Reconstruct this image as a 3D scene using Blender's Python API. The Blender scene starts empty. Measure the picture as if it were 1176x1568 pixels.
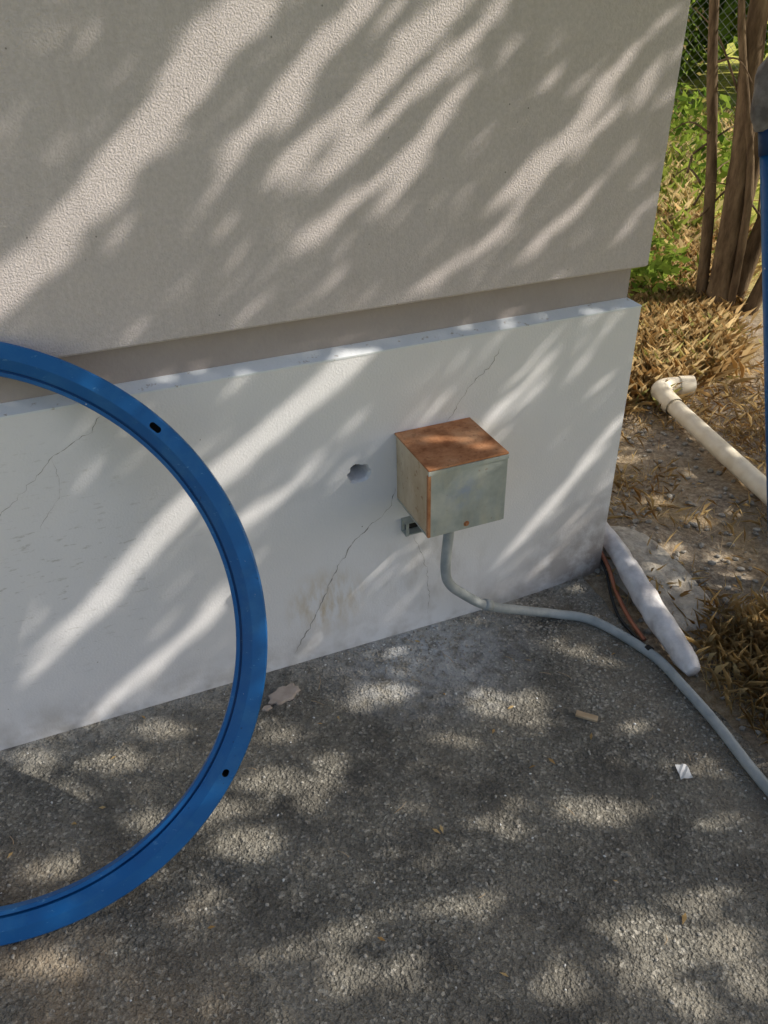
import bpy, bmesh, math, random
import numpy as np
from mathutils import Vector, Matrix, noise
random.seed(7); rng=np.random.default_rng(11)
sc=bpy.context.scene
# ---------------------------------------------------------------- helpers
def link(o,parent=None):
    sc.collection.objects.link(o)
    if parent: o.parent=parent
    return o
def empty(name):
    e=bpy.data.objects.new(name,None); e.empty_display_size=.1; return link(e)
def mesh_obj(name,verts,faces,mat=None,parent=None,smooth=False):
    me=bpy.data.meshes.new(name)
    me.from_pydata([tuple(map(float,v)) for v in verts],[],[tuple(map(int,f)) for f in faces]); me.update()
    if mat: me.materials.append(mat)
    if smooth: me.polygons.foreach_set('use_smooth',[True]*len(me.polygons))
    return link(bpy.data.objects.new(name,me),parent)
def quads_obj(name,V,mat,parent=None,n=4,fac=None):
    N=len(V); me=bpy.data.meshes.new(name)
    me.vertices.add(N*n); me.vertices.foreach_set('co',V.reshape(-1).astype(np.float32))
    me.loops.add(N*n); me.loops.foreach_set('vertex_index',np.arange(N*n,dtype=np.int32))
    me.polygons.add(N); me.polygons.foreach_set('loop_start',np.arange(0,N*n,n,dtype=np.int32))
    me.polygons.foreach_set('loop_total',np.full(N,n,dtype=np.int32))
    me.update(calc_edges=True)
    if fac is not None:
        at=me.attributes.new('tone','FLOAT','POINT'); at.data.foreach_set('value',np.repeat(fac,n).astype(np.float32))
    me.materials.append(mat); me.validate()
    return link(bpy.data.objects.new(name,me),parent)
def catmull(P,R,k=8):
    P=[Vector(p) for p in P]; out=[];ro=[]
    for i in range(len(P)-1):
        p0=P[max(i-1,0)];p1=P[i];p2=P[i+1];p3=P[min(i+2,len(P)-1)]
        for j in range(k):
            t=j/k
            out.append(.5*((2*p1)+(p2-p0)*t+(2*p0-5*p1+4*p2-p3)*t*t+(3*p1-p0-3*p2+p3)*t**3))
            ro.append(R[i]*(1-t)+R[i+1]*t)
    out.append(P[-1]); ro.append(R[-1]); return out,ro
def tube_data(P,R,seg=12,k=8,wob=0,cap=True,ws=14):
    if k>1: P,R=catmull(P,R,k)
    else: P=[Vector(p) for p in P]
    V=[];F=[]; up=Vector((.13,.21,.97)).normalized(); prev=None
    for i,p in enumerate(P):
        t=(P[min(i+1,len(P)-1)]-P[max(i-1,0)]).normalized()
        if prev is None:
            a=t.cross(up); 
            if a.length<.05: a=t.cross(Vector((1,0,0)))
        else: a=prev-t*prev.dot(t)
        a.normalize(); prev=a; b=t.cross(a)
        for s in range(seg):
            an=2*math.pi*s/seg
            d=a*math.cos(an)+b*math.sin(an); r=R[i]
            if wob: r*=1+wob*noise.noise((p+d*.05)*ws)
            V.append(p+d*r)
    n=len(P)
    for i in range(n-1):
        for s in range(seg):
            F.append((i*seg+s,i*seg+(s+1)%seg,(i+1)*seg+(s+1)%seg,(i+1)*seg+s))
    if cap:
        F.append(tuple(range(seg-1,-1,-1))); F.append(tuple((n-1)*seg+s for s in range(seg)))
    return V,F
def tube(name,P,R,mat,parent=None,**kw):
    if not isinstance(R,(list,tuple)): R=[R]*len(P)
    V,F=tube_data(P,R,**kw); return mesh_obj(name,V,F,mat,parent,True)
def tubes(name,specs,mat,parent=None,**kw):
    VV=[];FF=[]
    for P,R in specs:
        V,F=tube_data(P,R,**kw); o=len(VV); VV+=V; FF+=[tuple(i+o for i in f) for f in F]
    return mesh_obj(name,VV,FF,mat,parent,True)
def box_mesh(name,lo,hi,mat,parent=None,bev=0,segs=2):
    bm=bmesh.new(); bmesh.ops.create_cube(bm,size=1)
    for v in bm.verts:
        v.co=Vector([min(lo[i],hi[i])+abs(hi[i]-lo[i])*(v.co[i]+.5) for i in range(3)])
    if bev: bmesh.ops.bevel(bm,geom=list(bm.edges),offset=bev,segments=segs,affect='EDGES',profile=.6)
    me=bpy.data.meshes.new(name); bm.to_mesh(me); bm.free(); me.materials.append(mat)
    return link(bpy.data.objects.new(name,me),parent)
def boolean_cut(ob,cutters):
    for c in cutters:
        m=ob.modifiers.new('b','BOOLEAN'); m.operation='DIFFERENCE'; m.solver='EXACT'; m.object=c
    dg=bpy.context.evaluated_depsgraph_get(); dg.update()
    me=bpy.data.meshes.new_from_object(ob.evaluated_get(dg))
    ob.modifiers.clear(); ob.data=me
    for c in cutters: bpy.data.objects.remove(c,do_unlink=True)
# ---------------------------------------------------------------- material helper
class Mt:
    def __init__(s,name,rough=.8,metal=0,spec=.3):
        s.m=bpy.data.materials.new(name); s.m.use_nodes=True; s.t=s.m.node_tree
        s.b=s.t.nodes['Principled BSDF']; s.b.inputs['Roughness'].default_value=rough
        s.b.inputs['Metallic'].default_value=metal; s.b.inputs['Specular IOR Level'].default_value=spec
        s.co=s.t.nodes.new('ShaderNodeTexCoord').outputs['Object']
    def n(s,ty,**kw):
        nd=s.t.nodes.new(ty)
        for k,v in kw.items(): setattr(nd,k,v)
        return nd
    def l(s,a,b): s.t.links.new(a,b)
    def noise(s,scale,detail=4,rough=.55,vec=None,dist=0):
        nd=s.n('ShaderNodeTexNoise'); nd.inputs['Scale'].default_value=scale
        nd.inputs['Detail'].default_value=detail; nd.inputs['Roughness'].default_value=rough
        nd.inputs['Distortion'].default_value=dist
        s.l(vec or s.co,nd.inputs['Vector']); return nd.outputs['Fac']
    def vor(s,scale,out='Distance',feat='F1',vec=None):
        nd=s.n('ShaderNodeTexVoronoi',feature=feat); nd.inputs['Scale'].default_value=scale
        s.l(vec or s.co,nd.inputs['Vector']); return nd.outputs[out]
    def scale(s,v):
        nd=s.n('ShaderNodeMapping'); nd.inputs['Scale'].default_value=v; s.l(s.co,nd.inputs['Vector']); return nd.outputs['Vector']
    def ramp(s,fac,stops):
        nd=s.n('ShaderNodeValToRGB'); e=nd.color_ramp.elements
        while len(e)<len(stops): e.new(.5)
        for i,(p,c) in enumerate(stops):
            e[i].position=p
            if not isinstance(c,(tuple,list)): c=(c,c,c)
            e[i].color=(*c,1)
        s.l(fac,nd.inputs['Fac']); return nd.outputs['Color']
    def mix(s,fac,a,b,mode='MIX'):
        nd=s.n('ShaderNodeMix',data_type='RGBA',blend_type=mode)
        for v,i in ((fac,0),(a,6),(b,7)):
            if isinstance(v,(int,float)): nd.inputs[i].default_value=v
            elif isinstance(v,tuple): nd.inputs[i].default_value=(*v,1)
            else: s.l(v,nd.inputs[i])
        return nd.outputs[2]
    def math(s,op,a,b=None,clamp=False):
        nd=s.n('ShaderNodeMath',operation=op,use_clamp=clamp)
        for v,i in ((a,0),(b,1)):
            if v is None: continue
            if isinstance(v,(int,float)): nd.inputs[i].default_value=v
            else: s.l(v,nd.inputs[i])
        return nd.outputs[0]
    def blob(s,c,r,soft=1.0):
        nd=s.n('ShaderNodeVectorMath',operation='DISTANCE'); s.l(s.co,nd.inputs[0]); nd.inputs[1].default_value=c
        mr=s.n('ShaderNodeMapRange'); mr.inputs['From Min'].default_value=r; mr.inputs['From Max'].default_value=r*(1-soft)
        s.l(nd.outputs['Value'],mr.inputs['Value']); return mr.outputs['Result']
    def sep(s,axis):
        nd=s.n('ShaderNodeSeparateXYZ'); s.l(s.co,nd.inputs[0]); return nd.outputs[axis]
    def rng(s,v,a,b,c=0,d=1):
        mr=s.n('ShaderNodeMapRange'); s.l(v,mr.inputs['Value'])
        for k,x in (('From Min',a),('From Max',b),('To Min',c),('To Max',d)): mr.inputs[k].default_value=x
        return mr.outputs['Result']
    def col(s,c):
        if isinstance(c,tuple): s.b.inputs['Base Color'].default_value=(*c,1)
        else: s.l(c,s.b.inputs['Base Color'])
        return s
    def rough(s,v): s.l(v,s.b.inputs['Roughness']); return s
    def bump(s,h,strength=.5,dist=.002):
        nd=s.n('ShaderNodeBump'); nd.inputs['Strength'].default_value=strength; nd.inputs['Distance'].default_value=dist
        s.l(h,nd.inputs['Height'])
        if s.b.inputs['Normal'].is_linked: s.l(s.b.inputs['Normal'].links[0].from_socket,nd.inputs['Normal'])
        s.l(nd.outputs['Normal'],s.b.inputs['Normal']); return s
# ---------------------------------------------------------------- materials
def m_upper():
    m=Mt('taupe_stucco',.92,spec=.15)
    big=m.noise(1.6,3,.6); fine=m.noise(250,2,.6)
    c=m.mix(big,(.64,.575,.57),(.73,.67,.665))
    spk=m.ramp(m.vor(34),[(0,1),(.04,1),(.07,0)]); rare=m.rng(m.noise(9,1),.52,.57)
    c=m.mix(m.math('MULTIPLY',spk,rare),c,(.18,.16,.15))
    drip=m.noise(5,3,.6,m.scale((3,3,.35)))
    c=m.mix(m.rng(drip,.55,.8,0,.4),c,(.46,.41,.40))
    gr=m.noise(120,2,.6); c=m.mix(m.rng(gr,.35,.65,.0,.4),c,(.50,.45,.44))
    m.col(c); m.bump(fine,.9,.0028); m.bump(m.noise(7,1),.35,.01); return m.m
def m_plinth():
    m=Mt('white_plinth_paint',.8,spec=.25)
    big=m.noise(2.2,4,.6); fine=m.noise(190,2,.5)
    c=m.mix(big,(.80,.795,.815),(.87,.86,.87))
    z=m.sep('Z')
    low=m.rng(z,.14,0.0); g=m.rng(m.noise(9,3,.65),.42,.68)
    c=m.mix(m.math('MULTIPLY',m.math('MULTIPLY',low,g),.7),c,(.40,.36,.31))
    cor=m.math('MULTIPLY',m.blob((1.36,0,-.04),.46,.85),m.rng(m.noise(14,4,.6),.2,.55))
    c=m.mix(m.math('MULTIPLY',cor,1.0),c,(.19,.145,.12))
    st=m.math('MULTIPLY',m.blob((.435,0,.19),.13,.8),m.rng(m.noise(24,4,.6,m.scale((1.6,1,.5))),.40,.64))
    c=m.mix(m.math('MULTIPLY',st,.75),c,(.56,.44,.27))
    st=m.math('MULTIPLY',m.blob((.74,0,.22),.24),m.rng(m.noise(18,3,.6,m.scale((1,1,.5))),.45,.65))
    c=m.mix(m.math('MULTIPLY',st,.45),c,(.48,.44,.40))
    sc_=m.rng(m.noise(60,4,.7,m.scale((.4,1,1.6))),.58,.66)
    c=m.mix(m.math('MULTIPLY',m.math('MULTIPLY',sc_,m.blob((-.2,0,.5),.42)),.7),c,(.50,.48,.45))
    spk=m.ramp(m.vor(26),[(0,1),(.035,1),(.05,0)]); rare=m.rng(m.noise(7,1),.56,.6)
    c=m.mix(m.math('MULTIPLY',spk,rare),c,(.28,.25,.22))
    m.col(c); m.bump(fine,.5,.0018); m.bump(m.noise(6,1),.4,.01); return m.m
def m_ledge():
    m=Mt('ledge_paint',.6,spec=.3)
    c=m.mix(m.noise(12,4,.6),(.74,.79,.84),(.86,.875,.89))
    c=m.mix(m.rng(m.noise(45,4,.7),.62,.70),c,(.48,.44,.40)); m.col(c); m.bump(m.noise(120,2),.4,.002); return m.m
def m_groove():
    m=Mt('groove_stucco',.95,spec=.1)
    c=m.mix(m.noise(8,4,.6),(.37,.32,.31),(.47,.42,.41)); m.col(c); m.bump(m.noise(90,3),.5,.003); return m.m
def m_asphalt():
    m=Mt('asphalt',.95,spec=.12)
    v=m.n('ShaderNodeTexVoronoi'); v.inputs['Scale'].default_value=165; m.l(m.co,v.inputs['Vector'])
    sepc=m.n('ShaderNodeSeparateColor'); m.l(v.outputs['Color'],sepc.inputs[0])
    c=m.ramp(sepc.outputs[0],[(0,(.065,.06,.053)),(.55,(.19,.18,.155)),(.88,(.32,.305,.265)),(1,(.75,.71,.63))])
    fine=m.noise(420,2,.7)
    c=m.mix(.5,c,m.ramp(fine,[(.3,(.05,.046,.04)),(.7,(.42,.40,.345))]))
    patch=m.noise(2.3,5,.62)
    c=m.mix(m.rng(patch,.42,.68,0,.5),c,(.36,.325,.265))
    c=m.mix(m.rng(m.noise(6,5,.65),.45,.66,0,.65),c,(.075,.071,.066))
    soil=m.math('MULTIPLY',m.blob((-.5,-.85,0),.6),m.rng(m.noise(7,3),.35,.6))
    c=m.mix(m.math('MULTIPLY',soil,.8),c,(.38,.28,.18))
    pw=m.math('MULTIPLY',m.blob((.70,-.05,0),.36),m.rng(m.noise(20,5,.72),.34,.56))
    c=m.mix(m.math('MULTIPLY',pw,1.0),c,(.64,.66,.69))
    y=m.sep('Y'); dust=m.math('MULTIPLY',m.rng(y,-.12,.0),m.rng(m.noise(26,4,.7),.36,.58))
    c=m.mix(m.math('MULTIPLY',dust,.75),c,(.50,.48,.43))
    near=m.math('MULTIPLY',m.rng(m.sep('X'),1.0,1.3),m.rng(m.noise(12,3,.7),.4,.65))
    c=m.mix(m.math('MULTIPLY',near,.6),c,(.32,.26,.19))
    v2=m.n('ShaderNodeTexVoronoi'); v2.inputs['Scale'].default_value=48; m.l(m.co,v2.inputs['Vector'])
    s2=m.n('ShaderNodeSeparateColor'); m.l(v2.outputs['Color'],s2.inputs[0])
    chip=m.ramp(v2.outputs['Distance'],[(0,1),(.10,1),(.14,0)])
    c=m.mix(m.math('MULTIPLY',chip,m.math('GREATER_THAN',s2.outputs[1],.93)),c,(.7,.68,.63))
    m.col(c)
    m.bump(v.outputs['Distance'],1.0,.0042); m.bump(m.noise(40,4,.7),1.0,.018)
    return m.m
def m_soil():
    m=Mt('soil',.97,spec=.1)
    c=m.ramp(m.noise(55,4,.7),[(.3,(.15,.115,.085)),(.55,(.36,.295,.22)),(.75,(.58,.52,.42))])
    far=m.n('ShaderNodeVectorMath',operation='LENGTH'); m.l(m.co,far.inputs[0])
    gr=m.ramp(m.noise(2.5,4,.7),[(.35,(.20,.24,.04)),(.6,(.56,.56,.10)),(.75,(.7,.65,.22))])
    c=m.mix(m.rng(far.outputs['Value'],3.8,5.2),c,gr)
    c=m.mix(m.rng(m.noise(3,3),.45,.65,0,.5),c,(.36,.25,.11))
    m.col(c); m.bump(m.noise(70,4,.7),1,.012); return m.m
def m_leaf(name,c1,c2,trans=.5,dry=None):
    m=Mt(name,.5,spec=.3)
    at=m.n('ShaderNodeAttribute',attribute_name='tone')
    st=[(0,c1),(1,c2)] if dry is None else [(0,c1),(.8,c2),(.9,dry)]
    c=m.ramp(at.outputs['Fac'],st)
    out=[n for n in m.t.nodes if n.type=='OUTPUT_MATERIAL'][0]
    df=m.n('ShaderNodeBsdfDiffuse'); m.l(c,df.inputs['Color'])
    tr=m.n('ShaderNodeBsdfTranslucent'); m.l(c,tr.inputs['Color'])
    mx=m.n('ShaderNodeMixShader'); mx.inputs[0].default_value=trans
    m.l(df.outputs[0],mx.inputs[1]); m.l(tr.outputs[0],mx.inputs[2]); m.l(mx.outputs[0],out.inputs[0])
    m.t.nodes.remove(m.b); return m.m
def m_bark(name,a,b):
    m=Mt(name,.95,spec=.1); c=m.mix(m.rng(m.noise(22,4,.65,m.scale((1,1,.25))),.35,.65),a,b)
    m.col(c); m.bump(m.noise(45,4,.65,m.scale((1,1,.3))),.9,.008); return m.m
def m_blue():
    m=Mt('blue_paint',.38,spec=.45)
    c=m.mix(m.noise(5,3),(.003,.085,.29),(.006,.13,.38))
    scr=m.rng(m.noise(38,5,.75,m.scale((1,1,3))),.64,.67); c=m.mix(m.math('MULTIPLY',scr,.45),c,(.16,.36,.58))
    ch=m.rng(m.noise(60,3,.6),.74,.755); c=m.mix(ch,c,(.5,.55,.58))
    du=m.rng(m.noise(14,4,.7),.5,.75,0,.25); c=m.mix(du,c,(.08,.26,.45))
    dk=m.rng(m.noise(50,4,.7),.67,.71,0,.7); c=m.mix(dk,c,(.01,.03,.08))
    m.col(c); m.rough(m.rng(m.noise(20,3),.3,.7,.3,.55)); m.bump(m.noise(80,2),.15,.001); return m.m
def m_simple(name,a,b,sc_=12,rough=.7,metal=0,spec=.3,bump=.2,bd=.002,bs=80):
    m=Mt(name,rough,metal,spec); m.col(m.mix(m.rng(m.noise(sc_,4,.6),.35,.65),a,b)); m.bump(m.noise(bs,3),bump,bd); return m.m
def m_rusttop():
    m=Mt('rusted_steel',.8,spec=.2); c=m.ramp(m.noise(14,5,.65),[(.3,(.27,.10,.04)),(.5,(.50,.23,.11)),(.7,(.64,.36,.20))])
    c=m.mix(m.rng(m.noise(70,4,.7),.55,.7,0,.6),c,(.18,.06,.025)); m.col(c); m.bump(m.noise(130,3),.4,.001); return m.m
def m_galv():
    m=Mt('weathered_galvanised_steel',.5,metal=.2,spec=.4)
    c=m.ramp(m.noise(11,5,.6),[(.3,(.33,.36,.345)),(.5,(.45,.49,.465)),(.68,(.62,.63,.58))])
    c=m.mix(m.rng(m.noise(25,4,.6,m.scale((1,1,.3))),.48,.72,0,.6),c,(.62,.60,.48))
    bl=m.math('MULTIPLY',m.blob((.735,-.2,.575),.06),m.rng(m.noise(30,3),.4,.6)); c=m.mix(m.math('MULTIPLY',bl,.7),c,(.34,.42,.60))
    c=m.mix(m.rng(m.noise(60,5,.7),.62,.70,0,.8),c,(.30,.15,.07)); m.col(c); m.bump(m.noise(70,3),.2,.001); return m.m
def m_boxside():
    m=Mt('oxidised_steel_warm_reflection',.6,metal=.1,spec=.3)
    c=m.ramp(m.noise(13,5,.6,m.scale((1,1,.5))),[(.3,(.48,.34,.20)),(.55,(.64,.51,.35)),(.72,(.76,.65,.48))])  # beige-gold tones paint a warm reflection into the steel colour
    c=m.mix(m.rng(m.noise(40,5,.7),.58,.70),c,(.33,.15,.06)); m.col(c); m.bump(m.noise(80,3),.2,.001); return m.m
M_up,M_pl,M_le,M_gr,M_as,M_so=m_upper(),m_plinth(),m_ledge(),m_groove(),m_asphalt(),m_soil()
M_blue,M_rust,M_galv,M_side=m_blue(),m_rusttop(),m_galv(),m_boxside()
M_black=m_simple('tape_and_hollow_shade_black',(.012,.011,.01),(.03,.028,.025))  # black for the tape, and for shade painted into hollows
M_crack=m_simple('crack_grey',(.24,.22,.20),(.45,.42,.39),60)
M_cond=m_simple('grey_pvc_conduit',(.30,.33,.34),(.44,.46,.46),18,.55)
M_pvc=m_simple('cream_pvc',(.70,.62,.48),(.82,.76,.63),14,.5,bump=.1)
M_wrap=m_simple('white_tape_wrap',(.54,.51,.51),(.80,.77,.77),16,.4,spec=.45,bump=.5,bd=.006,bs=40)
M_bark=m_bark('bark',(.08,.055,.035),(.20,.145,.09))
M_leafA=m_leaf('canopy_leaf',(.08,.10,.05),(.14,.16,.08),.2)
M_leafB=m_leaf('shrub_leaf',(.06,.12,.02),(.28,.38,.06),.45,(.42,.30,.12))
M_dry=m_leaf('dry_grass_blade',(.46,.27,.10),(.90,.72,.40),.35,(.38,.46,.09))
M_conc=m_simple('rough_concrete',(.32,.28,.23),(.56,.51,.43),25,.95,bump=.8,bd=.01,bs=60)
M_hole=m_simple('shaded_broken_render',(.06,.055,.05),(.18,.165,.15),50,.95,bump=.8,bd=.006,bs=90)  # broken render, its colour darkened to paint in the hole's shade
M_wire=m_simple('galvanised_wire',(.16,.16,.15),(.26,.26,.25),30,.6,metal=.2)
# ---------------------------------------------------------------- terrain
def hgt(x,y):
    h=.05*math.exp(-(((x-1.5)/.26)**2+((y-.05)/.22)**2))
    if x>1.3: h+=.012*noise.noise(Vector((x*3,y*3,0)))*min(1,(x-1.3)*3)+.006*noise.noise(Vector((x*11,y*11,2)))*min(1,(x-1.3)*6)
    return h
def axis(a,b,s,far):
    v=list(np.arange(a,b+1e-6,s)); o=[];d=s
    x=b
    while x<far: d*=1.5; x+=d; o.append(x)
    lo=[];d=s;x=a
    while x>-far: d*=1.5; x-=d; lo.append(x)
    return lo[::-1]+v+o
def sheet(name,xs,ys,mat,dz):
    V=[(x,y,hgt(x,y)+dz) for y in ys for x in xs]; n=len(xs); F=[]
    for j in range(len(ys)-1):
        for i in range(n-1): F.append((j*n+i,j*n+i+1,(j+1)*n+i+1,(j+1)*n+i))
    return mesh_obj(name,V,F,mat,None,True)
sheet('ground',axis(-2,5.5,.05,300),axis(-3,6,.05,300),M_so,-.006)
def edge(y): return 1.27+.05*noise.noise(Vector((0,y*2.2,5)))+.02*noise.noise(Vector((0,y*14,5)))
ys=list(np.arange(-6,.101,.02)); V=[];F=[]; NX=60
for y in ys:
    for i in range(NX+1):
        t=i/NX; x=-6+(edge(y)+6)*(1-(1-t)**1.8); e=max(0,(t-.985)/.015)
        V.append((x,y,hgt(x,y)+.003-.012*e))
for j in range(len(ys)-1):
    for i in range(NX): a=j*(NX+1)+i; F.append((a,a+1,a+NX+2,a+NX+1))
mesh_obj('asphalt_pavement',V,F,M_as,None,True)
# ---------------------------------------------------------------- building
B=empty('stucco_building')
CX=1.328
def prism(name,rings,mats,parent):
    V=[];F=[]
    for (x0,x1,y0,y1,z) in rings: V+=[(x0,y0,z),(x1,y0,z),(x1,y1,z),(x0,y1,z)]
    for k in range(len(rings)-1):
        for s in range(4): a=k*4+s;b=k*4+(s+1)%4; F.append((a,b,b+4,a+4))
    F.append((3,2,1,0)); n=(len(rings)-1)*4; F.append((n,n+1,n+2,n+3))
    return mesh_obj(name,V,F,mats,parent)
pl=prism('plinth',[(-7,CX,0,5,-.3),(-7,CX,0,5,.872)],M_pl,B)
bm=bmesh.new(); vs=[]
hx,hz=.545,.567
rad=[1.0,.86,1.12,.9,1.05,1.1,.82,1.02,.95,1.15,.88,1.0,1.1,.9]
NH=28
for k,(y,s) in enumerate(((-.05,1.35),(.0,1.16),(.010,1.0),(.08,.95))):
    ring=[]
    for i in range(NH):
        a=2*math.pi*i/NH; r=(rad[i//2]+rad[(i//2+1)%14]*(i%2))/(1+i%2)*s*(1+.05*math.sin(i*7.3))
        ring.append(bm.verts.new((hx+.028*r*math.cos(a),y,hz+.023*r*math.sin(a))))
    vs.append(ring)
for k in range(3):
    for i in range(NH): bm.faces.new((vs[k][i],vs[k][(i+1)%NH],vs[k+1][(i+1)%NH],vs[k+1][i]))
bm.faces.new(vs[0][::-1]); bm.faces.new(vs[3]); bmesh.ops.recalc_face_normals(bm,faces=bm.faces)
me=bpy.data.meshes.new('c'); bm.to_mesh(me); bm.free(); me.materials.append(M_hole)
cut=link(bpy.data.objects.new('c',me)); boolean_cut(pl,[cut])
box_mesh('hole_back',(.505,.074,.535),(.585,.079,.60),M_black,B)  # black plate standing in for the darkness deep in the hole
prism('sloped_ledge',[(-7,CX+.001,-.001,5,.872),(-7,CX+.001,-.001,5,.876),(-7,CX-.02,.034,5,.889)],M_le,B)
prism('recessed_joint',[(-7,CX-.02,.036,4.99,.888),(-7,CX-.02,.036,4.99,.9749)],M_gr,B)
prism('upper_wall',[(-7,CX-.003,.003,5,.975),(-7,CX,0,5,.979),(-7,CX,0,5,4.6)],M_up,B)
prism('roof_slab',[(-7.2,CX+.15,-.2,5.2,4.6),(-7.2,CX+.15,-.2,5.2,4.75)],M_gr,B)
def crack(pts,w):
    V=[];F=[];P=[]
    for i in range(len(pts)-1):
        a=Vector((pts[i][0],0,pts[i][1])); b=Vector((pts[i+1][0],0,pts[i+1][1])); n=max(2,int((b-a).length/.009))
        for j in range(n): P.append(a.lerp(b,j/n)+Vector((random.uniform(-1,1),0,random.uniform(-1,1)))*.0035)
    for i,p in enumerate(P):
        ww=w*random.uniform(.15,1.4)*min(1,(min(i,len(P)-1-i)+.3)/3); d=(P[min(i+1,len(P)-1)]-P[max(i-1,0)]).normalized(); s=Vector((-d.z,0,d.x))*ww
        V+=[p+s+Vector((0,-.0006,0)),p-s+Vector((0,-.0006,0))]
        if i: F.append((2*i-2,2*i-1,2*i+1,2*i))
    return V,F
VV=[];FF=[]
for pts,w in (([(.641,.506),(.63,.45),(.575,.41),(.519,.367),(.459,.278),(.43,.21),(.416,.181),(.38,.12),(.322,.03)],.0013),
              ([(.785,.66),(.81,.70),(.845,.746),(.90,.79),(.935,.85)],.0007),
              ([(-.01,.85),(-.04,.81),(-.125,.769),(-.18,.72),(-.24,.67),(-.33,.62)],.0006),
              ([(-.125,.769),(-.13,.68),(-.2,.6)],.0004),([(.69,.34),(.73,.22),(.74,.1),(.735,.03)],.0005)):
    V,F=crack(pts,w); o=len(VV); VV+=V; FF+=[tuple(i+o for i in f) for f in F]
mesh_obj('render_cracks',VV,FF,M_crack,B)
# ---------------------------------------------------------------- junction box
J=empty('electrical_junction_box')
x0,x1,z0,z1,yf=.643,.843,.472,.658,-.195
box_mesh('body',(x0+.002,yf,z0),(x1-.002,-.001,z1-.003),M_side,J)
box_mesh('top_cover',(x0-.003,yf-.006,z1-.0028),(x1+.003,-.0015,z1+.002),M_rust,J,.0012)
box_mesh('front_cover',(x0-.002,yf-.005,z0+.001),(x1+.002,yf-.001,z1-.004),M_galv,J,.0015)
box_mesh('front_cover_lip',(x0-.003,yf-.0075,z1-.014),(x1+.003,yf-.0052,z1-.0035),M_galv,J,.0008)
box_mesh('front_edge_rust_strip',(x0-.0035,yf-.0062,z0+.002),(x0+.004,yf+.002,z1-.015),M_rust,J,.0008)
box_mesh('bottom_flange',(x0,yf+.001,z0-.004),(x1,-.005,z0-.0005),M_galv,J,.001)
mesh_obj('cover_screw',*tube_data([(.742,yf-.006,.488),(.742,yf-.010,.488)],[.005,.004],k=1,seg=10),M_rust,J)
mesh_obj('rust_ring',*tube_data([(.742,yf-.0055,.488),(.742,yf-.0058,.488)],[.0075,.0075],k=1,seg=12),M_rust,J)
mesh_obj('locknut',*tube_data([(.742,-.12,z0-.003),(.742,-.12,z0-.022)],[.021,.021],k=1,seg=8),M_galv,J)
box_mesh('strut_back',(.655,-.004,.365),(.725,-.0005,.405),M_galv,J,.0005)
box_mesh('strut_flange_top',(.655,-.030,.402),(.725,-.0045,.405),M_galv,J,.0005)
box_mesh('strut_flange_bottom',(.655,-.030,.365),(.725,-.0045,.368),M_galv,J,.0005)
box_mesh('strut_shade_plate',(.664,-.006,.369),(.70,-.0042,.4015),M_black,J)  # thin black plate paints the shade inside the channel
box_mesh('strut_lip_left',(.655,-.0325,.365),(.664,-.0305,.405),M_galv,J,.0005)
box_mesh('strut_lip_right',(.700,-.0325,.365),(.725,-.0305,.405),M_galv,J,.0005)
# ---------------------------------------------------------------- conduit
C_=empty('electrical_conduit')
def gz(x,y,r): return (x,y,hgt(x,y)+.003+r)
cp=[(.742,-.12,.47),(.735,-.12,.40),(.729,-.12,.30),(.742,-.12,.245),(.785,-.12,.195),(.86,-.12,.13),(.98,-.113,.066),gz(1.09,-.12,.016),gz(1.18,-.195,.014),gz(1.245,-.37,.014),gz(1.245,-.5,.014),gz(1.235,-.64,.014),gz(1.21,-.83,.014),gz(1.19,-1.2,.014),gz(1.22,-2.2,.014)]
tube('conduit',cp,.0135,M_cond,C_,seg=16,k=10)
tube('coupling',[(.850,-.12,.139),(.872,-.119,.125)],.0155,M_cond,C_,seg=16,k=1)
tube('black_tape',[gz(1.243,-.345,.014),gz(1.246,-.36,.014)],.0155,M_black,C_,seg=16,k=1)
W_=empty('wrapped_pipe')
wp=[(1.42,.45,.11),(1.405,.2,.105),(1.385,.02,.094),(1.362,-.10,.078),(1.338,-.22,.062),(1.317,-.34,.048),(1.300,-.44,.036),(1.294,-.475,.030)]
tube('pipe_wrap',wp,[.026,.027,.028,.033,.036,.034,.030,.020],M_wrap,W_,seg=32,k=18,wob=.14,ws=30)
K=empty('loose_cables')
M_red=m_simple('copper_red_tube',(.38,.13,.07),(.52,.21,.12),rough=.45,metal=.3); M_blk=m_simple('black_cable',(.015,.015,.015),(.04,.04,.04),rough=.4)
tube('red_cable',[(1.36,.1,.085),(1.333,-.03,.062),(1.303,-.12,.037),(1.278,-.22,.022),(1.266,-.31,.014)],.0065,M_red,K,seg=10)
tube('black_cable',[(1.35,.1,.08),(1.325,-.03,.05),(1.288,-.12,.025),(1.260,-.2,.014),(1.255,-.3,.009)],.0045,M_blk,K,seg=8)
V=[];F=[];nx,ny=26,40
for j in range(ny+1):
    for i in range(nx+1):
        u=i/nx*2-1; v=j/ny*2-1; x=1.455+u*.12-v*.02; y=-.08+v*.27
        d=max(0,1-(abs(u)**2.6+abs(v)**3)); e=noise.noise(Vector((x*9,y*9,1)))*.012+noise.noise(Vector((x*40,y*40,1)))*.004
        V.append((x,y,hgt(x,y)-.02+min(.038,d*.11)+e*d+.015*d*(v*.5)))
for j in range(ny):
    for i in range(nx): a=j*(nx+1)+i; F.append((a,a+1,a+nx+2,a+nx+1))
mesh_obj('concrete_footing',V,F,M_conc,None,True)
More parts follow.
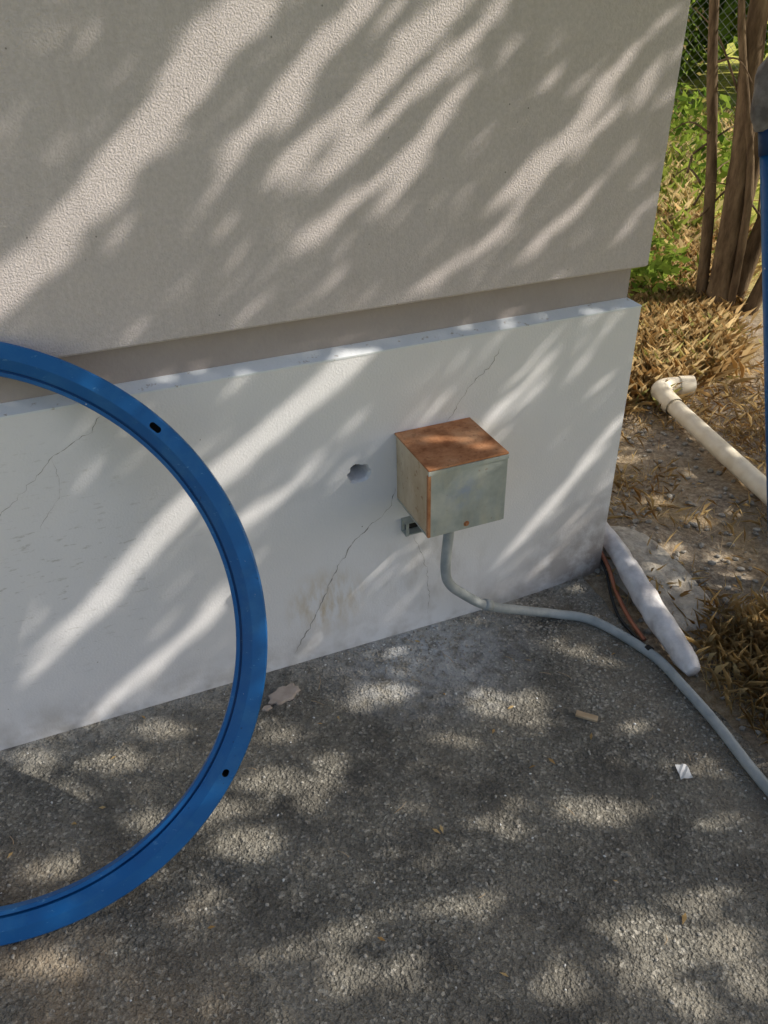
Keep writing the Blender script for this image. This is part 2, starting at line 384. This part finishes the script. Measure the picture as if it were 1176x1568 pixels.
# ---------------------------------------------------------------- pvc pipe
P_=empty('pvc_drain_pipe')
tube('pipe',[(2.29,.90,.048),(2.18,.42,.048),(2.06,-.15,.046),(1.95,-.7,.045)],.036,M_pvc,P_,seg=20,k=6)
el=[(2.265,.80,.048),(2.29,.90,.05),(2.315,.955,.052),(2.36,.97,.054),(2.44,.945,.055)]
tube('elbow',el,[.042,.044,.046,.044,.043],M_pvc,P_,seg=20,k=6,cap=False)
tube('elbow_mouth',[(2.41,.957,.055),(2.47,.935,.056)],[.047,.047],M_pvc,P_,seg=20,k=1,cap=False)
tube('elbow_inside',[(2.30,.95,.052),(2.36,.972,.054),(2.455,.941,.055)],[.038,.039,.040],M_black,P_,seg=16,k=4)  # black core paints the shade inside the open elbow
# ---------------------------------------------------------------- blue ring leaning on the wall
R0,cx,cy,al,ph=.595,-.425,-.528,.486,-.172
h=Vector((math.cos(ph),math.sin(ph),0)); bk=Vector((-math.sin(ph),math.cos(ph),0)); up=Vector((0,0,math.cos(al)))+bk*math.sin(al)
nrm=h.cross(up); cen=Vector((cx,cy,.006))+up*R0
prof=[(0,.036),(0,.003),(.003,.0),(.030,.0),(.032,.001),(.050,.013),(.0505,.024),(.0545,.024),(.055,.015),(.062,.017),(.063,.019),(.063,.036)]
V=[];F=[];NS=220;n=len(prof)
for i in range(NS):
    a=2*math.pi*i/NS; d=h*math.cos(a)+up*math.sin(a)
    for (r,dep) in prof: V.append(cen+d*(R0-r)-nrm*dep)
for i in range(NS):
    for j in range(n): F.append((i*n+j,i*n+(j+1)%n,((i+1)%NS)*n+(j+1)%n,((i+1)%NS)*n+j))
ring=mesh_obj('blue_steel_ring',V,F,M_blue)
bm=bmesh.new(); bm.from_mesh(ring.data); bmesh.ops.recalc_face_normals(bm,faces=bm.faces); bm.to_mesh(ring.data); bm.free()
ring.data.materials.append(M_black)  # black for the slot walls, shade of the holes painted in
cuts=[]
for a,sl in [(math.radians(v),s_) for v,s_ in ((41,.006),(-35,.002),(117,.006),(-111,.002),(193,.006))]:
    d=h*math.cos(a)+up*math.sin(a); t=-h*math.sin(a)+up*math.cos(a); c0=cen+d*(R0-.020)
    bm=bmesh.new(); rings=[]
    for s in (.02,-.028):
        rr=[]
        for k in range(16):
            b=2*math.pi*k/16; u=math.cos(b)*.0065; w=math.sin(b)*.0065+(sl if math.sin(b)>0 else -sl)
            rr.append(bm.verts.new(c0+d*u+t*w+nrm*s))
        rings.append(rr)
    for k in range(16): bm.faces.new((rings[0][k],rings[0][(k+1)%16],rings[1][(k+1)%16],rings[1][k]))
    bm.faces.new(rings[0]); bm.faces.new(rings[1][::-1]); bmesh.ops.recalc_face_normals(bm,faces=bm.faces)
    me=bpy.data.meshes.new('c'); bm.to_mesh(me); bm.free(); me.materials.append(M_black); cuts.append(link(bpy.data.objects.new('c',me)))
boolean_cut(ring,cuts)
# ---------------------------------------------------------------- blue pole at right with grey cap
BP=empty('blue_pole')
rt=Vector((.927,-.373,0)); b0=Vector((1.777,-.26,0))+rt*.020; b1=Vector((1.744,.141,1.235))+rt*.020
tube('pole',[b0,b1],.024,M_blue,BP,seg=20,k=1)
M_navy=m_simple('dark_blue_collar',(.01,.04,.12),(.015,.06,.18),rough=.5)
tube('collar',[b0.lerp(b1,.955),b1+(b1-b0)*.01],.027,M_navy,BP,seg=20,k=1)
M_greyc=m_simple('grey_cloth',(.14,.13,.13),(.28,.27,.27),30,.95,bump=.6,bd=.004)
tube('wrapped_grey_cloth',[b1+Vector((0,0,.0)),b1+Vector((.0,.01,.06)),b1+Vector((.005,.02,.14)),b1+Vector((.02,.02,.2))],[.03,.045,.042,.02],M_greyc,BP,seg=24,k=10,wob=.5,ws=20)
# ---------------------------------------------------------------- leaves
TH=math.radians(18.5); BE=math.radians(38.5)
S=Vector((math.cos(TH)*math.cos(BE),-math.sin(TH),math.cos(TH)*math.sin(BE))).normalized()
Sn=np.array(S)
def leaves(cent,L,Wd,toward=None,bias=0):
    N=len(cent)
    nr=rng.normal(size=(N,3)); 
    if toward is not None: nr+=bias*np.array(toward)
    nr/=np.linalg.norm(nr,axis=1)[:,None]
    t=np.cross(nr,rng.normal(size=(N,3))); t/=np.linalg.norm(t,axis=1)[:,None]; b=np.cross(nr,t)
    s=rng.uniform(.7,1.25,N)[:,None]
    return np.stack([cent-t*L*s/2,cent+b*Wd*s/2-t*L*.08*s+nr*L*.08,cent+t*L*s/2,cent-b*Wd*s/2-t*L*.08*s+nr*L*.08],1)
A=np.cross([0,0,1],Sn); A/=np.linalg.norm(A); Bv=np.cross(Sn,A)
ab=lambda P: np.stack([P@A,P@Bv],-1)
# gaps in the crown: where the light comes through, as world points on the wall / ground (cm)
WS="-13,111 5,125 19,137 32,150 40,155:2.6|35,133 41,138 50,146 60,155:1.3|43,129 59,139 70,148 78,154:1.7|52,128 65,136 79,146 87,152:1.0|47,115 59,122 70,130 79,138:.7|92,119 103,125 112,136:1.2|65,122 76,134:.4|98,106 110,113 122,125:.6|70,101 94,112:.3|114,139 122,146:.8|124,139 132,144:.8|111,128 120,135:.5|-15,35 -3,45 16,62 28,69 43,79 53,86:2.1|-17,5 -1,15 16,29:1.4|-30,22 -5,42:.3|91,63 105,73 117,86:1.7|111,70 130,81:.7|97,19 113,33 130,54:1.0|70,14 82,26:.6|24,50 40,59:.5|113,12 126,23:.4"
GS="-6,-8 -14,-16 -21,-13 -35,-7 -39,-11 -28,-20 -31,-39 -12,-35 23,-23 16,-35 27,-41 31,-35 8,-49 4,-38 53,-21 47,-18 60,-43 54,-44 76,-33 80,-40 79,-4 64,-5 88,-36 60,-66 38,-75 50,-79 30,-74 20,-70 -7,-61 10,-73 21,-76 19,-84 26,-87 84,-72 77,-69 100,-66 109,-73 108,-81 109,-56 108,-93 88,-87 82,-85 75,-97 87,-98 83,-103 55,-100 90,-106 75,-113 88,-113 70,-104 112,-43 109,-33 103,-25 -36,-58 169,-7 180,12 155,1 169,-19 150,-17 150,-45 188,60 205,40 210,90 175,30 230,120 250,160 200,10 145,-60 150,-75 160,-60 195,75 220,140 240,120 260,150 280,170"
big={"16,-35","8,-49","84,-72","100,-66","108,-93","60,-43","169,-7","76,-33","155,1","169,-19","188,60","210,90","230,120","250,160","220,140","240,120","260,150","280,170"}
gaps=[]
for st in WS.split('|'):
    p,r=st.split(':'); p=[tuple(float(v)/100 for v in q.split(',')) for q in p.split()]
    for i in range(len(p)-1):
        for t in np.linspace(0,1,12): gaps.append(((p[i][0]*(1-t)+p[i+1][0]*t,0,p[i][1]*(1-t)+p[i+1][1]*t),float(r)/100*random.uniform(.85,1.1)))
for q in GS.split():
    x,y=[float(v)/100 for v in q.split(',')]; r=.032 if q in big else .019
    gaps.append(((x,y,0),r)); gaps.append(((x+random.uniform(-.05,.05),y+random.uniform(-.03,.03),0),r*.7)); gaps.append(((x+random.uniform(-.07,.07),y+random.uniform(-.04,.04),0),r*.3))
for (px,pz,py) in ((.78,.66,-.1),(.72,.66,-.07),(.80,.66,-.15)): gaps.append(((px,py,pz),.008))
for (px,py,pz,r) in ((1.36,-.10,.09,.02),(1.33,-.24,.06,.03),(1.31,-.38,.05,.03),(1.46,-.05,.05,.03),(1.50,-.55,.03,.08),(1.42,-.42,.03,.05),(1.45,-.70,.03,.05),(1.62,-.68,.03,.07),(1.6,-.4,.02,.03)): gaps.append(((px,py,pz),r))
gp=ab(np.array([g[0] for g in gaps])); gr_=np.array([g[1] for g in gaps])
ext=ab(np.array([(-.8,0,1.7),(1.4,0,1.7),(1.4,0,0),(-.8,-1.3,0),(1.6,-1.3,0),(2.4,.9,0)]))
a0,a1=ext[:,0].min()-.15,ext[:,0].max()+.2; b0_,b1_=ext[:,1].min()-.2,ext[:,1].max()+.2
area=(a1-a0)*(b1_-b0_); N=int(area*9200)
a=rng.uniform(a0,a1,N); b=rng.uniform(b0_,b1_,N)
cl=np.array([noise.noise(Vector((x*1.6,y*1.6,3))) for x,y in zip(a,b)])*.5+.5
ed=np.clip(1-np.minimum.reduce([a-a0,a1-a,b-b0_,b1_-b])/.35,0,1)
gxr=np.clip((a-(1.15))/.5,0,.8)
keep=rng.uniform(0,1,N)>np.maximum(ed*(.5+.8*cl),gxr*(cl*1.7))
a=a[keep];b=b[keep]
ok=np.ones(len(a),bool)
for i in range(0,len(a),8000):
    d=np.sqrt((a[i:i+8000,None]-gp[None,:,0])**2+(b[i:i+8000,None]-gp[None,:,1])**2)-gr_[None]
    ok[i:i+8000]=d.min(1)>.012
a=a[ok];b=b[ok]; N=len(a)
mid=4.10-.5*b+.10*np.sin(a*3.1)+.10*np.cos(b*3.7)
s=mid+rng.uniform(-.3,.5,N)
cent=a[:,None]*A+b[:,None]*Bv+s[:,None]*Sn
T=empty('shade_tree')
quads_obj('crown_leaves',leaves(cent,.040,.027,Sn,1.4),M_leafA,T,4,rng.uniform(0,1,N))
base=Vector((5.0,-2.9,0)); fork=Vector((4.4,-2.3,2.1)); specs=[([base,base.lerp(fork,.5)+Vector((.05,.03,0)),fork],[.17,.14,.12])]
for i in range(9):
    k=rng.integers(0,N); e=Vector(cent[k]); e+=S*.45
    m1=fork.lerp(e,.45)+Vector((random.uniform(-.2,.2),random.uniform(-.2,.2),.35)); specs.append(([fork,m1,e],[.075,.035,.008]))
    for j in range(3):
        e2=m1.lerp(e,.4)+Vector((random.uniform(-.6,.6),random.uniform(-.6,.6),random.uniform(.1,.6))); specs.append(([m1,m1.lerp(e2,.5)+Vector((0,0,.05)),e2],[.018,.010,.004]))
tubes('trunk_and_limbs',specs,M_bark,T,seg=10,k=5,wob=.15)
# ---------------------------------------------------------------- multi-stem tree in the background
T2=empty('multi_stem_tree')
lat=Vector((.816,-.578,0)); b0=Vector((3.38,1.80,0))
def st(l0,l1,l2,l3,r,d=0):
    fw=Vector((.578,.816,0))*d
    return ([b0+lat*l0+fw-Vector((0,0,.05)),b0+lat*l1+fw+Vector((0,0,.7)),b0+lat*l2+fw+Vector((0,0,1.5)),b0+lat*l3+fw*1.5+Vector((0,0,2.6))],[r*1.25,r,r*.85,r*.5])
tubes('stems',[st(-.08,-.16,-.30,-.4,.028,.05),st(0,-.03,-.10,-.1,.056),st(.09,.2,.4,.7,.042,.1),st(.06,.02,-.19,-.35,.02,-.05),st(.16,.38,.8,1.3,.034,.0),st(.03,.06,.06,.2,.036,.15)],M_bark,T2,seg=14,k=8,wob=.18)
tw=[]
for i in range(30):
    z=random.uniform(.5,2.3); p=b0+lat*random.uniform(-.3,.3)+Vector((0,0,z)); q=p+lat*random.uniform(-.6,.6)+Vector((random.uniform(-.2,.4),random.uniform(-.2,.5),random.uniform(-.1,.5)))
    tw.append(([p,p.lerp(q,.5)+Vector((0,0,.06)),q],[.007,.004,.002]))
tubes('twigs',tw,M_bark,T2,seg=6,k=4)
def cloud(centers,n,rad):
    out=[]
    for c in centers:
        p=rng.normal(size=(n,3)); p/=np.linalg.norm(p,axis=1)[:,None]; p*=(rng.uniform(0,1,n)**.45)[:,None]*np.array(rad)*rng.uniform(.6,1.3)
        out.append(p+np.array(c))
    return np.concatenate(out)
cs=[tuple(b0+lat*random.uniform(-.75,.7)+Vector((random.uniform(-.2,.5),random.uniform(.1,.9),random.uniform(.65,2.9)))) for i in range(38)]
cs+=[tuple(b0+lat*random.uniform(-.75,-.2)+Vector((random.uniform(.2,.9),random.uniform(.5,1.3),random.uniform(.55,1.7)))) for i in range(14)]
P=cloud(cs,40,(.2,.2,.16)); quads_obj('foliage',leaves(P,.075,.038,(0,0,1),.6),M_leafB,T2,4,rng.uniform(0,.88,len(P)))
SH=empty('shrub')
cs=[(random.uniform(3.6,8.5),0,random.uniform(.1,2.2)) for i in range(100)]
cs=[(x,x*.88+random.uniform(1.0,3.6)-.2,z) for x,_,z in cs]; cs=[c for c in cs if c[1]>3.2 and (math.hypot(c[0]-5.0,c[1]-4.6)>1.2 or c[2]>.9)]
P=cloud(cs,110,(.38,.38,.28)); quads_obj('shrub_leaves',leaves(P,.075,.04,(0,0,1),.5),M_leafB,SH,4,rng.uniform(0,1,len(P)))
sp=[]
for i in range(34):
    x=random.uniform(4,8); y=x*.88+random.uniform(1.0,3.0); p=Vector((x,y,0)); q=p+Vector((random.uniform(-.6,.6),random.uniform(-.6,.6),random.uniform(1.5,2.6)))
    sp.append(([p,p.lerp(q,.5)+Vector((.1,0,0)),q],[.02,.012,.004]))
tubes('shrub_branches',sp,M_bark,SH,seg=6,k=4)
W2=[(3.3+random.uniform(-.35,.35),2.35+random.uniform(-.35,.5),random.uniform(.02,.22)) for i in range(20)]+[(2.5+random.uniform(-.2,.5),1.5+random.uniform(-.1,.4),random.uniform(.0,.04)) for i in range(4)]
P=cloud(W2,34,(.13,.13,.09)); quads_obj('weeds',leaves(P,.08,.035,(0,0,1),1),M_leafB,None,4,rng.uniform(.2,.85,len(P)))
D_=[]
for i in range(200):
    an=random.uniform(.1,1.5); r=random.uniform(14,22); D_.append((r*math.cos(an),r*math.sin(an),random.uniform(.3,4.5)))
P=cloud(D_,70,(1.4,1.4,1.1)); quads_obj('distant_trees',leaves(P,.5,.36,(0,0,1),.5),M_leafB,None,4,rng.uniform(0,.8,len(P)))
# chain-link fence behind the shrub
FE=empty('chain_link_fence'); fc=Vector((6.0,5.6,0)); W_f,H_f=3.0,1.9; wires=[]
k_=-W_f-H_f
while k_<W_f:
    for sgn in (1,-1):
        u0=max(-W_f,k_); v0=u0-k_
        u1=min(W_f,k_+H_f); v1=u1-k_
        if v0<H_f and u1>u0:
            wires.append(([fc+lat*(sgn*u0)+Vector((0,0,v0+.03)),fc+lat*(sgn*u1)+Vector((0,0,v1+.03))],[.0015,.0015]))
    k_+=.085
tubes('mesh_wires',wires,M_wire,FE,seg=4,k=1)
tubes('posts_and_rail',[([fc+lat*u,fc+lat*u+Vector((0,0,H_f+.05))],[.025,.025]) for u in (-W_f,0,W_f)]+[([fc-lat*W_f+Vector((0,0,H_f+.03)),fc+lat*W_f+Vector((0,0,H_f+.03))],[.02,.02])],M_wire,FE,seg=10,k=1)
# ---------------------------------------------------------------- grass
def blades(n,fx,Lr,tone=(0,.85),lean=.6,wd=(.0012,.003)):
    xy=np.array([fx() for _ in range(n)]); z=np.array([hgt(x,y)-.006 for x,y in xy]); p=np.column_stack([xy,z])
    an=rng.uniform(0,2*np.pi,n); L=rng.uniform(*Lr,n); ln=np.abs(rng.normal(0,lean,n)); dr=np.column_stack([np.cos(an)*np.sin(ln),np.sin(an)*np.sin(ln),np.abs(np.cos(ln))*.9+.05])
    sd=np.column_stack([-np.sin(an),np.cos(an),np.zeros(n)])*rng.uniform(*wd,n)[:,None]
    mid=p+dr*L[:,None]*.55; tip=p+dr*L[:,None]+np.column_stack([np.cos(an),np.sin(an),-.5*np.ones(n)])*L[:,None]*.25
    tn=np.array([noise.noise(Vector((x*5,y*5,9)))*.5 for x,y in xy])
    return np.stack([p-sd,p+sd,mid+sd*.8,tip,mid-sd*.8],1), np.clip(rng.uniform(*tone,n)+tn*(tone[1]<.95),tone[0],tone[1])
def tuft(cs,sg):
    def f():
        c=random.choice(cs); return (max(random.gauss(c[0],sg),1.31+.03*random.random()),random.gauss(c[1],sg))
    return f
tc=[(random.uniform(1.38,1.8),random.uniform(-1.1,-.42)) for i in range(70)]
V1,t1=blades(8000,tuft(tc,.06),(.04,.11),(.35,.80),.85,(.0004,.0010))
tc=[(random.uniform(1.9,4.6),0) for i in range(420)]; tc=[(x,x*.98-1.75+random.uniform(.15,2.2)) for x,_ in tc]; tc=[c for c in tc if c[1]>.75 and not (c[0]<2.6 and c[1]<.98)]
V2,t2=blades(56000,tuft(tc,.08),(.05,.16),(.0,.86),.65,(.0005,.0012))
tc=[(random.uniform(1.4,2.3),random.uniform(-.3,1.0)) for i in range(25)]+[(random.uniform(2.3,3.2),random.uniform(.1,1.0)) for i in range(50)]
V3,t3=blades(4200,tuft(tc,.08),(.02,.08),(0,.8),1.1,(.0005,.0011))
tc=[(random.uniform(3.6,9),0) for i in range(400)]; tc=[(x,x*.9+random.uniform(-.8,2.5)) for x,_ in tc]
V4,t4=blades(11000,tuft(tc,.2),(.1,.25),(.72,1),.6,(.002,.004))
quads_obj('dry_grass',np.concatenate([V1,V2,V3,V4]),M_dry,None,5,np.concatenate([t1,t2,t3,t4]))
# ---------------------------------------------------------------- litter
def pebbles(name,n,fn,r,mat,flat=.6):
    VV=[];FF=[]
    bm=bmesh.new(); bmesh.ops.create_icosphere(bm,subdivisions=1,radius=1); bv=[v.co.copy() for v in bm.verts]; bf=[tuple(v.index for v in f.verts) for f in bm.faces]; bm.free()
    for i in range(n):
        x,y=fn(); rr=random.uniform(*r); o=len(VV); rot=Matrix.Rotation(random.uniform(0,6),3,'Z')
        for v in bv:
            q=rot@Vector((v.x*rr*1.2,v.y*rr*random.uniform(.6,1),v.z*rr*flat)); VV.append(q+Vector((x,y,hgt(x,y)+rr*.3+(.003 if x<1.27 else -.004))))
        FF+=[tuple(a+o for a in f) for f in bf]
    return mesh_obj(name,VV,FF,mat)
M_peb=m_simple('pebble',(.20,.185,.16),(.45,.42,.37),40,.9); M_wp=m_simple('white_chip',(.6,.6,.58),(.8,.8,.78),40,.8)
def nearwall():
    return (random.uniform(.3,1.25),-abs(random.gauss(0,.09))-.01) if random.random()<.6 else (random.uniform(1.0,1.27),random.uniform(-.7,-.05))
pebbles('gravel',2200,lambda:(random.uniform(-.7,1.26),random.uniform(-1.2,-.02)) if random.random()<.55 else nearwall(),(.0015,.005),M_peb)
pebbles('rubble',700,lambda:(random.uniform(1.3,2.4),random.uniform(-.9,1.0)),(.003,.014),M_peb)
pebbles('plaster_crumbs',150,lambda:(random.uniform(-.6,1.2),random.uniform(-1.1,-.02)) if random.random()<.6 else (random.gauss(.66,.14),-abs(random.gauss(.04,.04))-.01),(.0015,.0038),M_wp,.5)
def flat_poly(name,c,r,mat,th=.006,seed=0,asp=.6,rot=0,n=16):
    V=[];F=[]
    for k,(z,s) in enumerate(((0,1),(th*.7,.98),(th,.86))):
        for i in range(n):
            a=2*math.pi*i/n
            q=r*s*(1+.10*math.sin(i*1.9+seed)+.06*math.sin(i*4.3)); x=q*math.cos(a); y=q*asp*math.sin(a)
            V.append((c[0]+x*math.cos(rot)-y*math.sin(rot),c[1]+x*math.sin(rot)+y*math.cos(rot),hgt(*c)+.004+z))
    for k in range(2):
        for i in range(n): F.append((k*n+i,k*n+(i+1)%n,(k+1)*n+(i+1)%n,(k+1)*n+i))
    F.append(tuple(2*n+i for i in range(n))); return mesh_obj(name,V,F,mat)
M_pink=m_simple('pinkish_stone',(.38,.31,.26),(.50,.42,.36),30,.9,bump=.5)
flat_poly('flat_stone',(.27,-.10),.045,M_pink,.007,3,.6,.3,24)
flat_poly('flat_stone',(.215,-.13),.013,M_pink,.006,5)
M_tan=m_simple('tan_wood',(.42,.30,.18),(.55,.42,.28),30,.8)
def rotbox(name,c,dim,rz,mat,parent=None,bev=.001):
    o=box_mesh(name,[-d/2 for d in dim],[d/2 for d in dim],mat,parent,bev); o.location=(c[0],c[1],hgt(c[0],c[1])+.005+dim[2]/2); o.rotation_euler=(0,.04,rz); return o
rotbox('wood_chip',(.96,-.48),(.055,.018,.007),-.75,M_tan)
M_pap=m_simple('paper',(.72,.72,.72),(.82,.82,.82),20,.7)
pv=[];pf=[]
for j in range(5):
    for i in range(5):
        x=(i/4-.5)*.030;y=(j/4-.5)*.042; pv.append((1.072+x*.9+y*.3,-.712+y*.9-x*.3,hgt(1.07,-.71)+.006+.005*abs(math.sin(i*1.9+j*1.3))))
for j in range(4):
    for i in range(4): pf.append((j*5+i,j*5+i+1,j*5+i+6,j*5+i+5))
mesh_obj('crumpled_paper',pv,pf,M_pap)
lf=[]
for i in range(190):
    if random.random()<.12: x,y=random.uniform(-.6,1.25),random.uniform(-1.15,-.02)
    else: x,y=random.uniform(1.3,2.6),random.uniform(-.8,1.1)
    lf.append((x,y,hgt(x,y)+.006))
lf=np.array(lf); q=leaves(lf,.022,.008,(0,0,1),4); quads_obj('fallen_leaves',q,M_dry,None,4,rng.uniform(0,.5,len(q)))
tw=[]
for (x,y,a,L) in [(.735,-.17,1.9,.04),(.4,-.55,.4,.04),(.62,-.2,2.6,.03),(.33,-.15,-.9,.04),(-.2,-.5,.7,.04),(.36,-.12,1.2,.05),(1.0,-.35,2.2,.04)]+[(random.uniform(-.5,1.2),random.uniform(-1.1,-.05),random.uniform(0,3),random.uniform(.015,.04)) for _ in range(14)]+[(random.uniform(1.35,2.4),random.uniform(-.6,1),random.uniform(0,3),random.uniform(.05,.2)) for _ in range(40)]:
    p=Vector((x,y,hgt(x,y)+.006)); q=p+Vector((math.cos(a)*L,math.sin(a)*L,.004)); tw.append(([p,p.lerp(q,.5)+Vector((.003,-.002,.002)),q],[.0009,.0008,.0005]))
tubes('fallen_twigs',tw,M_tan,None,seg=5,k=3)
# ---------------------------------------------------------------- light
sun=bpy.data.lights.new('sun','SUN'); sun.energy=5; sun.angle=math.radians(.5); sun.color=(1,.93,.82)
so=link(bpy.data.objects.new('sun',sun)); so.rotation_euler=S.to_track_quat('Z','Y').to_euler(); so.location=(4,-2,6)
w=bpy.data.worlds.new('World'); sc.world=w; w.use_nodes=True; nt=w.node_tree
sky=nt.nodes.new('ShaderNodeTexSky'); sky.sky_type='NISHITA'; sky.sun_disc=False
sky.sun_elevation=math.asin(S.z); sky.sun_rotation=math.atan2(S.x,S.y); sky.dust_density=4.0; sky.air_density=1.3; sky.ozone_density=2.0
nt.links.new(sky.outputs[0],nt.nodes['Background'].inputs[0]); nt.nodes['Background'].inputs[1].default_value=.15
# ---------------------------------------------------------------- camera
cam=bpy.data.cameras.new('camera'); co=link(bpy.data.objects.new('camera',cam)); sc.camera=co
cam.sensor_fit='VERTICAL'; cam.sensor_height=24; cam.lens=24*1200/1568; cam.clip_start=.02; cam.clip_end=1000
Mx=Matrix(((.927,.223,-.300),(-.373,.502,-.780),(-.024,.835,.549)))
co.matrix_world=Matrix.Translation((0,-1.582,1.55))@Mx.to_quaternion().to_matrix().to_4x4()
sc.view_settings.view_transform='Standard'; sc.view_settings.look='None'; sc.view_settings.exposure=0
